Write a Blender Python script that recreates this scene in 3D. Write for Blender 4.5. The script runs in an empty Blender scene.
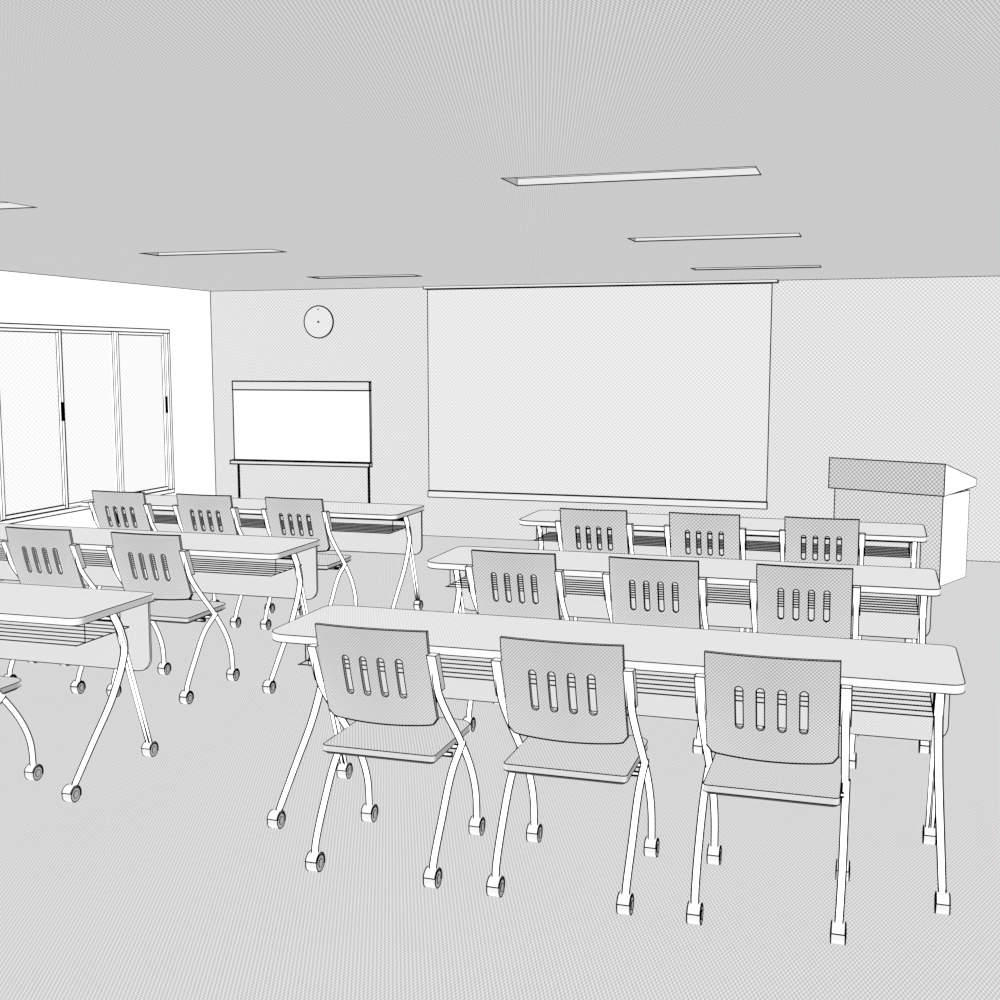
import bpy, bmesh, math
from mathutils import Vector, Matrix

sc = bpy.context.scene
sc.view_settings.view_transform = 'Standard'
sc.view_settings.look = 'None'
sc.view_settings.exposure = 0
sc.view_settings.gamma = 1
K = 24.0   # light level
EX = 0.5   # relative strength of the sideways suns

def lin(v):
    v = v/255.0
    return v/12.92 if v <= 0.04045 else ((v+0.055)/1.055)**2.4

MATS = {}
def mat(name, v, e=1.0, dots=None, amp=None, edge=None):
    """matte paint; v = lit sRGB grey, e = irradiance it receives; dots=(axisA, pitchA, axisB, pitchB);
    edge = grey of the vertical edge banding"""
    if name in MATS: return MATS[name]
    m = bpy.data.materials.new(name); m.use_nodes = True
    nt = m.node_tree; nt.nodes.clear(); N = nt.nodes.new; L = nt.links.new
    o = N('ShaderNodeOutputMaterial'); d = N('ShaderNodeBsdfDiffuse')
    a = lin(v)/K/e
    d.inputs['Color'].default_value = (a, a, a, 1)
    if dots:
        ax, pa, bx, pb = dots
        tc = N('ShaderNodeTexCoord'); sp = N('ShaderNodeSeparateXYZ'); L(tc.outputs['Object'], sp.inputs[0])
        def sn(axis, p):
            k = N('ShaderNodeMath'); k.operation = 'MULTIPLY'; k.inputs[1].default_value = 2*math.pi/p; L(sp.outputs[axis], k.inputs[0])
            s = N('ShaderNodeMath'); s.operation = 'SINE'; L(k.outputs[0], s.inputs[0]); return s
        q = N('ShaderNodeMath'); q.operation = 'MULTIPLY'; L(sn(ax, pa).outputs[0], q.inputs[0]); L(sn(bx, pb).outputs[0], q.inputs[1])
        mr = N('ShaderNodeMapRange'); mr.inputs['From Min'].default_value = -.25; mr.inputs['From Max'].default_value = .25
        A = amp if amp is not None else (255-v)*.5
        mr.inputs['To Min'].default_value = lin(v-A)/K/e; mr.inputs['To Max'].default_value = lin(v+A)/K/e
        L(q.outputs[0], mr.inputs['Value']); src = mr.outputs[0]
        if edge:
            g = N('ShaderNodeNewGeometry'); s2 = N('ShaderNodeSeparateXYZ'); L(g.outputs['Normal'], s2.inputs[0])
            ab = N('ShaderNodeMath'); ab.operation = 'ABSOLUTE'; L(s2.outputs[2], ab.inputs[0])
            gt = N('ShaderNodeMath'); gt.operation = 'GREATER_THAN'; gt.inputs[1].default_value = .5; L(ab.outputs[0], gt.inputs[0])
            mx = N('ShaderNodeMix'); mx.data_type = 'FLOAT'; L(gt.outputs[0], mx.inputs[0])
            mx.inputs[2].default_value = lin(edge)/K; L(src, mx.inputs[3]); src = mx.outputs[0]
        L(src, d.inputs['Color'])
    L(d.outputs[0], o.inputs[0])
    MATS[name] = m
    return m

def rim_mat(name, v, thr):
    """white tube paint with its outline drawn in: dark towards the grazing sides of the tube (cross-section facing)"""
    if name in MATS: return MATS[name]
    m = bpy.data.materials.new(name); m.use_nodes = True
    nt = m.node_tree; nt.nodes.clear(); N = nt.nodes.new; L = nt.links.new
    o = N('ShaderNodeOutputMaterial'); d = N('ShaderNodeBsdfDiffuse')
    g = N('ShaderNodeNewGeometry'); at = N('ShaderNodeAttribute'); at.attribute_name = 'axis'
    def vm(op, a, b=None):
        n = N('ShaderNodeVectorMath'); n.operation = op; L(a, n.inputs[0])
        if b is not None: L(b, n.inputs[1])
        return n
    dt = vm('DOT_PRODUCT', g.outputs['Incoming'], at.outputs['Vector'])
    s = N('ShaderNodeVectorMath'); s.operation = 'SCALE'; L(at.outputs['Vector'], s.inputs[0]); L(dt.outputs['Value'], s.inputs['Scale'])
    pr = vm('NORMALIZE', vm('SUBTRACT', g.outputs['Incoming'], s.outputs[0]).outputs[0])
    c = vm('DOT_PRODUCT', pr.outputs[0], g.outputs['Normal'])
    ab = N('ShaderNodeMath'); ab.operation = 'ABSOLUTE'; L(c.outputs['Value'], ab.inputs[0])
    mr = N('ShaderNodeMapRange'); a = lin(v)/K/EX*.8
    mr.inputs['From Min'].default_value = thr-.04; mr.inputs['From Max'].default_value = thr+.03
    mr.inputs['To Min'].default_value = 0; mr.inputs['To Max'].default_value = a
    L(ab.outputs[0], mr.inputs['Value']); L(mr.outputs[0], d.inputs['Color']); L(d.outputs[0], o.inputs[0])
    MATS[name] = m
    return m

BLACK = mat('black_ink', 0)

def link(o):
    sc.collection.objects.link(o); return o

def mesh_from_bm(bm, name, material, smooth=False):
    bmesh.ops.recalc_face_normals(bm, faces=bm.faces)
    me = bpy.data.meshes.new(name); bm.to_mesh(me)
    me.materials.append(material)
    if smooth:
        for p in me.polygons: p.use_smooth = True
    return me

# ---------- geometry builders (all return bmesh) ----------
def bm_box(x0, x1, y0, y1, z0, z1):
    bm = bmesh.new()
    v = [bm.verts.new((x, y, z)) for x in (x0, x1) for y in (y0, y1) for z in (z0, z1)]
    for f in ((0,1,3,2),(4,6,7,5),(0,4,5,1),(2,3,7,6),(0,2,6,4),(1,5,7,3)):
        bm.faces.new([v[i] for i in f])
    return bm

def bm_prism(pts, vec):
    bm = bmesh.new()
    a = [bm.verts.new(p) for p in pts]; b = [bm.verts.new(Vector(p)+Vector(vec)) for p in pts]
    bm.faces.new(a); bm.faces.new(b[::-1])
    n = len(pts)
    for i in range(n): bm.faces.new((a[i], a[(i+1) % n], b[(i+1) % n], b[i]))
    return bm

def rrect(x0, x1, y0, y1, r, n=6):
    rs = r if isinstance(r, (list, tuple)) else [r]*4   # order: x1y1, x0y1, x0y0, x1y0
    out = []
    for (cx, cy, sx, sy, a0), q in zip(((x1, y1, -1, -1, 0), (x0, y1, 1, -1, 90), (x0, y0, 1, 1, 180), (x1, y0, -1, 1, 270)), rs):
        if q <= 0: out.append((cx, cy)); continue
        for i in range(n+1):
            a = math.radians(a0+90*i/n)
            out.append((cx+sx*q+q*math.cos(a), cy+sy*q+q*math.sin(a)))
    return out

def catmull(P, n=6):
    P = [Vector(p) for p in P]; Q = [2*P[0]-P[1]]+P+[2*P[-1]-P[-2]]; out = []
    for i in range(1, len(Q)-2):
        p0, p1, p2, p3 = Q[i-1:i+3]
        for k in range(n):
            t = k/n
            out.append(0.5*((2*p1)+(p2-p0)*t+(2*p0-5*p1+4*p2-p3)*t*t+(3*p1-p0-3*p2+p3)*t**3))
    out.append(P[-1]); return out

def add_tube(bm, P, r0, r1=None, seg=14, curve=True, n=6):
    if r1 is None: r1 = r0
    lay = bm.verts.layers.float_vector.get('axis') or bm.verts.layers.float_vector.new('axis')
    P = catmull(P, n) if (curve and len(P) > 2) else [Vector(p) for p in P]
    rings = []; N = len(P)
    up = Vector((1, 0, 0))
    for i, p in enumerate(P):
        t = (P[min(i+1, N-1)]-P[max(i-1, 0)]).normalized()
        u = up if abs(t.dot(up)) < 0.9 else Vector((0, 0, 1))
        a = t.cross(u).normalized(); b = t.cross(a).normalized()
        r = r0+(r1-r0)*i/(N-1); ring = []
        for k in range(seg):
            v = bm.verts.new(p+r*(math.cos(2*math.pi*k/seg)*a+math.sin(2*math.pi*k/seg)*b)); v[lay] = t; ring.append(v)
        rings.append(ring)
    for A, B in zip(rings, rings[1:]):
        for k in range(seg): bm.faces.new((A[k], A[(k+1) % seg], B[(k+1) % seg], B[k]))
    bm.faces.new(rings[0]); bm.faces.new(rings[-1][::-1])

def seg_prism(bm, p, q, r):
    t = (q-p)
    if t.length < 1e-6: return
    t.normalize(); p = p-t*r*0.6; q = q+t*r*0.6
    u = Vector((0, 0, 1)) if abs(t.z) < 0.9 else Vector((1, 0, 0))
    a = t.cross(u).normalized(); b = t.cross(a).normalized()
    A = [bm.verts.new(p+r*(x*a+y*b)) for x, y in ((1,0),(0,1),(-1,0),(0,-1))]
    B = [bm.verts.new(q+r*(x*a+y*b)) for x, y in ((1,0),(0,1),(-1,0),(0,-1))]
    for k in range(4): bm.faces.new((A[k], A[(k+1) % 4], B[(k+1) % 4], B[k]))
    bm.faces.new(A[::-1]); bm.faces.new(B)

def ink_edges(dst, src, r, ang=35, low=None):
    src.normal_update()
    for e in src.edges:
        if len(e.link_faces) == 2:
            if e.calc_face_angle(0) < math.radians(ang): continue
        a, b = e.verts[0].co.copy(), e.verts[1].co.copy()
        seg_prism(dst, a, b, r*1.8 if (low and a.z < low and b.z < low) else r)

def join(bms):
    out = bmesh.new()
    for b in bms:
        me = bpy.data.meshes.new('tmp'); b.to_mesh(me); out.from_mesh(me); bpy.data.meshes.remove(me)
    return out

class Kit:
    def __init__(s): s.parts = []
    def add(s, name, bm, m, smooth=False): s.parts.append((name, mesh_from_bm(bm, name, m, smooth)))
    def place(s, name, loc, rz=0):
        e = bpy.data.objects.new(name, None); e.empty_display_size = .2; link(e)
        e.location = loc; e.rotation_euler = (0, 0, rz)
        for n, me in s.parts:
            o = bpy.data.objects.new(n, me); o.parent = e; link(o)
        return e

def single(name, bm, m, r=0.0, ang=35):
    bmesh.ops.recalc_face_normals(bm, faces=bm.faces)
    me = bpy.data.meshes.new(name)
    out = bmesh.new(); tmp = bpy.data.meshes.new('t'); bm.to_mesh(tmp); out.from_mesh(tmp)
    nf = len(out.faces)
    if r > 0: ink_edges(out, bm, r, ang)
    out.faces.ensure_lookup_table()
    for i, f in enumerate(out.faces): f.material_index = 0 if i < nf else 1
    out.to_mesh(me); me.materials.append(m); me.materials.append(BLACK)
    return link(bpy.data.objects.new(name, me))

# ---------- room ----------
XL, XR, YB, YR, ZC = -6.57, 1.47, 11.02, -1.2, 2.43
M_wall = mat('back_wall_shaded', 224, 1, (0, .036, 2, .036), 16); M_left = mat('left_wall_lit', 255, EX*.95)  # wall shading by facing is in the colours: left painted lit, back shaded
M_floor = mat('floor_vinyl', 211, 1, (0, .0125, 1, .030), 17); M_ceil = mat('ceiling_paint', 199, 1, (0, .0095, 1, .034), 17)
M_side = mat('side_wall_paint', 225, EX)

single('floor', bm_box(XL, XR, YR, YB, -0.1, 0), M_floor)
single('wall_back', bm_box(XL-.1, XR+.1, YB, YB+.1, 0, ZC), M_wall)
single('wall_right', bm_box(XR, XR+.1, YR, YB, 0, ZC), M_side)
single('wall_rear', bm_box(XL-.1, XR+.1, YR-.1, YR, 0, ZC), M_wall)
WY0, WY1, WZ0, WZ1 = 1.4, 10.225, 0.44, 2.02
b = join([bm_box(XL-.1, XL, YR, YB, 0, WZ0), bm_box(XL-.1, XL, YR, YB, WZ1, ZC),
          bm_box(XL-.1, XL, YR, WY0, WZ0, WZ1), bm_box(XL-.1, XL, WY1, YB, WZ0, WZ1)])
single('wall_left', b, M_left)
holes = [(x, y) for x in (-4.64, -1.405) for y in (4.49, 6.92, 9.35)]
HW, HD = 0.955, 0.215
xs = sorted({XL, XR, -4.64, -4.64+HW, -1.405, -1.405+HW}); ys = sorted({YR, YB}|{h[1] for h in holes}|{h[1]+HD for h in holes})
bm = bmesh.new()
for i in range(len(xs)-1):
    for j in range(len(ys)-1):
        if (xs[i], ys[j]) in holes: continue
        vs = [bm.verts.new(p) for p in ((xs[i], ys[j], ZC), (xs[i+1], ys[j], ZC), (xs[i+1], ys[j+1], ZC), (xs[i], ys[j+1], ZC))]
        bm.faces.new(vs)
bmesh.ops.remove_doubles(bm, verts=bm.verts, dist=1e-5)
me = mesh_from_bm(bm, 'ceiling', M_ceil); link(bpy.data.objects.new('ceiling', me))
for (hx, hy) in holes:
    r = 0.0022*hy/4.5
    bm = bmesh.new(); d = 0.028
    P = [(hx, hy), (hx+HW, hy), (hx+HW, hy+HD), (hx, hy+HD)]
    lo = [bm.verts.new((x, y, ZC)) for x, y in P]; hi = [bm.verts.new((x, y, ZC+d)) for x, y in P]
    for k in range(4): bm.faces.new((lo[k], lo[(k+1) % 4], hi[(k+1) % 4], hi[k]))
    bm.faces.new(hi)
    single('ceiling_light', bm, mat('light_housing', 232), r)

def corner_ink(name, p, q, r):  # drawn ink line along a room corner, not a moulding
    bm = bmesh.new(); seg_prism(bm, Vector(p), Vector(q), r)
    link(bpy.data.objects.new(name, mesh_from_bm(bm, name, BLACK)))
corner_ink('corner_ink_1', (XL, YB, ZC), (XR, YB, ZC), .005)
corner_ink('corner_ink_2', (XL, YB, 0), (XR, YB, 0), .005)
corner_ink('corner_ink_3', (XL, YB, 0), (XL, YB, ZC), .006)
corner_ink('corner_ink_4', (XL, YR, ZC), (XL, YB, ZC), .005)
corner_ink('corner_ink_5', (XL, YR, 0), (XL, YB, 0), .005)

# windows (sliding sashes)
ks = Kit(); rl = .0052
fr = [bm_box(XL-.06, XL+.015, WY0, WY1, WZ1-.035, WZ1), bm_box(XL-.06, XL+.015, WY0, WY1, WZ0, WZ0+.035),
      bm_box(XL-.06, XL+.015, WY1-.035, WY1, WZ0+.035, WZ1-.035), bm_box(XL-.06, XL+.015, WY0, WY0+.035, WZ0+.035, WZ1-.035)]
ink = bmesh.new()
for q in fr: ink_edges(ink, q, rl)
frame = join(fr)
stiles = []; handles = []
edges = [10.19, 9.40, 8.63, 7.82, 7.02, 6.22, 5.42, 4.62, 3.82, 3.02, 2.22, 1.435]
for i in range(len(edges)-1):
    a, c = edges[i+1], edges[i]; off = 0.0 if i % 2 == 0 else -.022
    x0, x1 = XL-.03+off, XL-.008+off
    z0, z1 = WZ0+.035, WZ1-.035
    s = [bm_box(x0, x1, a, a+.035, z0, z1), bm_box(x0, x1, c-.035, c, z0, z1),
         bm_box(x0, x1, a+.035, c-.035, z0, z0+.03), bm_box(x0, x1, a+.035, c-.035, z1-.025, z1)]
    for q in s: ink_edges(ink, q, rl*.85)
    stiles += s
for hy in (8.60, 10.17, 7.0, 5.40):
    handles.append(bm_box(XL-.012, XL+.006, hy-.008, hy+.008, 1.22, 1.38))
M_frame = mat('window_frame_white', 252, EX)
ks.add('frame', frame, M_frame); ks.add('sashes', join(stiles), M_frame)
ks.add('glass', bm_box(XL-.05, XL-.045, WY0, WY1, WZ0, WZ1), mat('window_glass', 244, EX, (1, .055, 2, .04), 6))
ks.add('handles', join(handles), BLACK); ks.add('outline', ink, BLACK)
ks.place('window_1', (0, 0, 0))

# ---------- projection screen ----------
k = Kit(); ink = bmesh.new(); r = .0045
surf = bm_box(-4.175, -.93, YB-.045, YB-.04, .46, 2.40)
bar = bm_box(-4.18, -.925, YB-.06, YB-.025, .395, .455)
case = bm_box(-4.20, -.88, YB-.09, YB, 2.405, 2.43)
for q in (surf, bar, case): ink_edges(ink, q, r)
k.add('fabric', surf, mat('screen_fabric', 231, 1, (0, .036, 2, .036), 12)); k.add('bottom_bar', bar, mat('screen_bar', 238)); k.add('housing', case, mat('screen_bar', 238))
k.add('outline', ink, BLACK); k.place('projection_screen', (0, 0, 0))

# ---------- clock ----------
def bm_disc(c, r, y0, y1, n=48):
    return bm_prism([(c[0]+r*math.cos(2*math.pi*i/n), y0, c[1]+r*math.sin(2*math.pi*i/n)) for i in range(n)], (0, y1-y0, 0))
k = Kit(); ink = bmesh.new()
face = bm_disc((0, 0), .158, -.012, 0); ink_edges(ink, face, .0058)
k.add('face', face, mat('clock_face', 232, 1, (0, .036, 2, .036), 12))
k.add('hub', join([bm_disc((0, 0), .011, -.018, -.012, 12), bm_box(-.005, .005, -.018, -.012, .115, .13)]), BLACK)
k.add('outline', ink, BLACK); k.place('wall_clock', (-5.35, YB, 2.105))

# ---------- whiteboard on stand ----------
k = Kit(); ink = bmesh.new(); W = .725; r = .0055
board = bm_box(-W, W, -.015, .015, .74, 1.515)
head = bm_box(-W, W, -.02, .02, 1.435, 1.52)
tray = bm_box(-W-.025, W+.005, -.06, .01, .70, .735)
for q in (board, head): ink_edges(ink, q, r*1.2)
ink_edges(ink, tray, r*1.2)
k.add('board', board, mat('whiteboard_white', 255)); k.add('top_rail', head, mat('rail_grey', 228)); k.add('tray', tray, mat('rail_grey', 228))
st = bmesh.new()
for sx in (-.69, .70):
    add_tube(st, [(sx, 0, .08), (sx, 0, .72)], .013); add_tube(st, [(sx, -.22, .07), (sx, .22, .07)], .014)
    for sy in (-.2, .2): add_tube(st, [(sx-.01, sy, .032), (sx+.01, sy, .032)], .03)
add_tube(st, [(-.69, 0, .25), (.70, 0, .25)], .012)
k.add('stand', st, BLACK); k.add('outline', ink, BLACK)
k.place('rolling_whiteboard', (-5.405, 10.7, 0), math.radians(2.5))

# ---------- podium ----------
k = Kit(); ink = bmesh.new(); r = .0046
w, d = .94, .67
body = bm_box(-w+.05, -.01, .01, d-.11, 0, .70)
top = bm_prism([(0, 0, .70), (0, 0, .945), (0, d, .785), (0, d, .725)], (-w, 0, 0))
for q in (body, top): ink_edges(ink, q, r)
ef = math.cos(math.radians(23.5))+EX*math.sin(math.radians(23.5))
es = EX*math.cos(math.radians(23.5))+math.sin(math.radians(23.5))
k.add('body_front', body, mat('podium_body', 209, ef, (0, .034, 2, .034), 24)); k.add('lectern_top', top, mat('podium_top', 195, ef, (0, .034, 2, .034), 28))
k.add('body_lit_skin', bm_box(-.0095, -.0085, .012, d-.112, .002, .698), mat('podium_side_lit', 255, es*.9))  # thin added white skin: paints the body's right side as lit
k.add('top_lit_skin', bm_prism([(0.0005, .003, .703), (0.0005, .003, .942), (0.0005, d-.003, .782), (0.0005, d-.003, .728)], (.001, 0, 0)), mat('podium_side_lit', 255))  # same added skin for the top: lit side put into the colour
k.add('outline', ink, BLACK)
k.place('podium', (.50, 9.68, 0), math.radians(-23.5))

# ---------- casters ----------
def caster(x, y, bodies, ink, r, R=.030, wid=.042):
    h = wid/2; n = 20
    def disc(x0, x1, R):
        return bm_prism([(x0, y+R*math.cos(2*math.pi*i/n), .031+R*math.sin(2*math.pi*i/n)) for i in range(n)], (x1-x0, 0, 0))
    wheel = disc(x-h, x+h, R); bodies.append(wheel); ink_edges(ink, wheel, r*1.2)
    for s in (-1, 1):
        hub = disc(x+s*h, x+s*(h+.002), R*.5); ink_edges(ink, hub, r*.6); bodies.append(hub)
    m = 10
    prof = [(y+(R+.005)*math.cos(math.pi*i/m-.35), .031+(R+.005)*math.sin(math.pi*i/m-.35)) for i in range(m+1)]
    inner = [(y+(R-.004)*math.cos(math.pi*i/m-.35), .031+(R-.004)*math.sin(math.pi*i/m-.35)) for i in range(m, -1, -1)]
    hood = bm_prism([(x-h*.96, p[0], max(p[1], .003)) for p in prof+inner], (wid*.96, 0, 0))
    ink_edges(ink, hood, r*1.2); bodies.append(hood)

# ---------- chair ----------
def backrest_bm():
    nu, nv = 24, 10; T = .014
    def pt(i, j, off):
        u = -1+2*i/nu; v = j/nv
        hw = .199
        rise = .018*(1-math.sqrt(max(0, 1-max(0, (abs(u)-.86)/.14)**2)))
        zb = .508+.012*u*u+rise*1.2; zt = .862
        z = zb+(zt-zb)*v
        s = (z-.52)/.34
        y = -.115-.105*s-.012*math.sin(s*math.pi) - .018*(1-u*u)+off
        return (u*hw-.003, y, z)
    bm = bmesh.new(); G = {}
    for o in (0, 1):
        for i in range(nu+1):
            for j in range(nv+1): G[o, i, j] = bm.verts.new(pt(i, j, o*T))
    for i in range(nu):
        for j in range(nv):
            bm.faces.new((G[0, i, j], G[0, i+1, j], G[0, i+1, j+1], G[0, i, j+1]))
            bm.faces.new((G[1, i, j], G[1, i, j+1], G[1, i+1, j+1], G[1, i+1, j]))
    for i in range(nu):
        for j in (0, nv): bm.faces.new((G[0, i, j], G[0, i+1, j], G[1, i+1, j], G[1, i, j]))
    for j in range(nv):
        for i in (0, nu): bm.faces.new((G[0, i, j], G[0, i, j+1], G[1, i, j+1], G[1, i, j]))
    bmesh.ops.recalc_face_normals(bm, faces=bm.faces)
    me = bpy.data.meshes.new('b'); bm.to_mesh(me); ob = link(bpy.data.objects.new('b', me))
    cs = []
    for sx in (-.098, -.034, .030, .094):
        pts = []
        for kx in range(9):
            a = math.pi*kx/8; pts.append((sx+.0125*math.cos(a), -.6, .749+.0125*math.sin(a)))
        for kx in range(9):
            a = math.pi+math.pi*kx/8; pts.append((sx+.0125*math.cos(a), -.6, .630+.0125*math.sin(a)))
        cs.append(bm_prism(pts, (0, .8, 0)))
    cb = join(cs); bmesh.ops.recalc_face_normals(cb, faces=cb.faces)
    cm = bpy.data.meshes.new('c'); cb.to_mesh(cm); co = link(bpy.data.objects.new('c', cm))
    md = ob.modifiers.new('x', 'BOOLEAN'); md.operation = 'DIFFERENCE'; md.object = co; md.solver = 'EXACT'
    dg = bpy.context.evaluated_depsgraph_get()
    out = bmesh.new(); out.from_mesh(bpy.data.meshes.new_from_object(ob.evaluated_get(dg)))
    bpy.data.objects.remove(ob); bpy.data.objects.remove(co)
    return out

BR = backrest_bm()
def chair_kit(row, r, thr):
    k = Kit(); ink = bmesh.new(); P = (.0115, .016, .021)[row]
    back = BR.copy(); ink_edges(ink, back, r, 40, .548)
    o = rrect(-.205, .205, -.18, .235, [.06, .06, .015, .015])
    seat = bm_prism([(x, y, .409) for x, y in o], (0, 0, .022))
    ink_edges(ink, seat, r)
    under = bm_prism([(x*.96, y*.96, .400) for x, y in o], (0, 0, .009))
    sl = []
    for s in (-1, 1):
        q = bm_prism([(s*.199, -.228, .785), (s*.199, -.172, .655), (s*.199, -.14, .655), (s*.199, -.19, .785)], (s*.031, 0, 0))
        ink_edges(ink, q, r); sl.append(q)
    fr = bmesh.new(); R = .0138; cb = []
    for s in (-1, 1):
        x = s*.215
        add_tube(fr, [(x, -.20, .775), (x, -.17, .66), (x, -.09, .56), (x, .05, .42), (x, .16, .29), (x, .222, .17), (x, .235, .05)], R)
        add_tube(fr, [(x+s*.004, .07, .405), (x+s*.004, -.05, .33), (x+s*.004, -.15, .20), (x+s*.002, -.215, .10), (x, -.23, .045)], R)
        for yy in (-.23, .235): caster(x, yy, cb, ink, r)
    for yy, zz in ((.07, .385), (-.03, .39)): add_tube(fr, [(-.215, yy, zz), (.215, yy, zz)], .010)
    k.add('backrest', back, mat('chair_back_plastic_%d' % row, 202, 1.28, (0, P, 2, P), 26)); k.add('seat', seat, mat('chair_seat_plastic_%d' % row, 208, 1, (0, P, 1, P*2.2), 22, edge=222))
    k.add('seat_pan', under, mat('seat_pan', 90)); k.add('sleeves', join(sl), mat('white_enamel', 248))
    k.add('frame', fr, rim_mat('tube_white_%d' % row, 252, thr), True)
    k.add('casters', join(cb), mat('caster_grey', 208, .8)); k.add('outline', ink, BLACK)
    return k

# ---------- desk ----------
def desk_kit(row, r, thr):
    k = Kit(); ink = bmesh.new(); P = (.0115, .016, .021)[row]
    o = rrect(-1.215, 1.215, -.26, .29, [.04, .06, .08, .045])
    top = bm_prism([(x, y, .706) for x, y in o], (0, 0, .029)); ink_edges(ink, top, r)
    o = rrect(-1.2, 1.2, .395, .70, [.0, .0, .06, .06])
    pan = bm_prism([(x, .245, z) for x, z in o], (0, .012, 0)); ink_edges(ink, pan, r)
    fr = bmesh.new(); cb = []
    for s in (-1, 1):
        x = s*1.16
        add_tube(fr, [(x, .04, .70), (x, .10, .60), (x, .115, .50), (x+s*.003, .02, .34), (x+s*.008, -.13, .19), (x+s*.013, -.27, .05)], .019, .0138)
        for dx in (-.009, .009):
            add_tube(fr, [(x+dx, .07, .66), (x+dx-s*.005, .285, .05)], .008, .008, curve=False)
        caster(x+s*.013, -.283, cb, ink, r); caster(x-s*.005, .285, cb, ink, r)
    add_tube(fr, [(-1.16, .06, .665), (1.16, .06, .665)], .014)
    rods = bmesh.new()
    for yy in (-.16, -.10, -.04, .02, .08, .14, .20): seg_prism(rods, Vector((-1.13, yy, .60)), Vector((1.13, yy, .60)), max(r*1.25, .0025))
    for xx in (-1.13, 1.13): seg_prism(rods, Vector((xx, -.16, .598)), Vector((xx, .20, .598)), max(r, .0025))
    for xx in (-1.13, 1.13):
        for yy in (-.10, .14): seg_prism(rods, Vector((xx, yy, .598)), Vector((xx, yy, .706)), max(r, .0025))
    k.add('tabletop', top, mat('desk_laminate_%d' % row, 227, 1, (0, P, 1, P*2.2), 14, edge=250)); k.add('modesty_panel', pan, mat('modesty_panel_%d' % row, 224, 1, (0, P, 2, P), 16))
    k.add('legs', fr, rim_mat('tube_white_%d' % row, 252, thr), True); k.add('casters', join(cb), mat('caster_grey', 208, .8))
    k.add('book_rack', rods, BLACK); k.add('outline', ink, BLACK)
    return k

for row in range(3):
    dy = 1.63*row; r = (.0018, .0025, .0031)[row]; thr = (.74, .78, .82)[row]
    ck = chair_kit(row, r, thr); dk = desk_kit(row, r, thr)
    for cx in (-.925, -4.175):
        dk.place('classroom_table', (cx, 4.165+dy, 0))
        for o in (-.65, 0, .65):
            ck.place('classroom_chair', (cx+o, 3.81+dy, 0))

# ---------- lights: even, shadow-free wash from all sides ----------
def sun(name, dirv, e):
    l = bpy.data.lights.new(name, 'SUN'); l.energy = e*K*math.pi; l.use_shadow = False; l.angle = 0
    o = link(bpy.data.objects.new(name, l)); o.location = (-2.5, 5, 2)
    o.rotation_euler = Vector(dirv).to_track_quat('-Z', 'Y').to_euler()
sun('sun_down', (0, 0, -1), 1.0); sun('sun_up', (0, 0, 1), 1.0)
sun('sun_front', (0, 1, 0), 1.0); sun('sun_rear', (0, -1, 0), 1.0)
sun('sun_left', (-1, 0, 0), EX); sun('sun_right', (1, 0, 0), EX)
w = bpy.data.worlds.new('world'); sc.world = w; w.use_nodes = True
w.node_tree.nodes['Background'].inputs[0].default_value = (0, 0, 0, 1)

# ---------- camera ----------
f, yaw, p, ro = 1202.6, .30418, .11763, -.00062
F = Vector((-math.sin(yaw)*math.cos(p), math.cos(yaw)*math.cos(p), -math.sin(p)))
r0 = Vector((math.cos(yaw), math.sin(yaw), 0)); u0 = r0.cross(F)
rr = math.cos(ro)*r0+math.sin(ro)*u0; uu = -math.sin(ro)*r0+math.cos(ro)*u0
M = Matrix((rr, uu, -F)).transposed().to_4x4(); M.translation = (0, 0, 1.748)
cam = bpy.data.cameras.new('camera'); cam.sensor_width = 36; cam.lens = 36*f/1000; cam.clip_start = .05
co = link(bpy.data.objects.new('camera', cam)); co.matrix_world = M; sc.camera = co
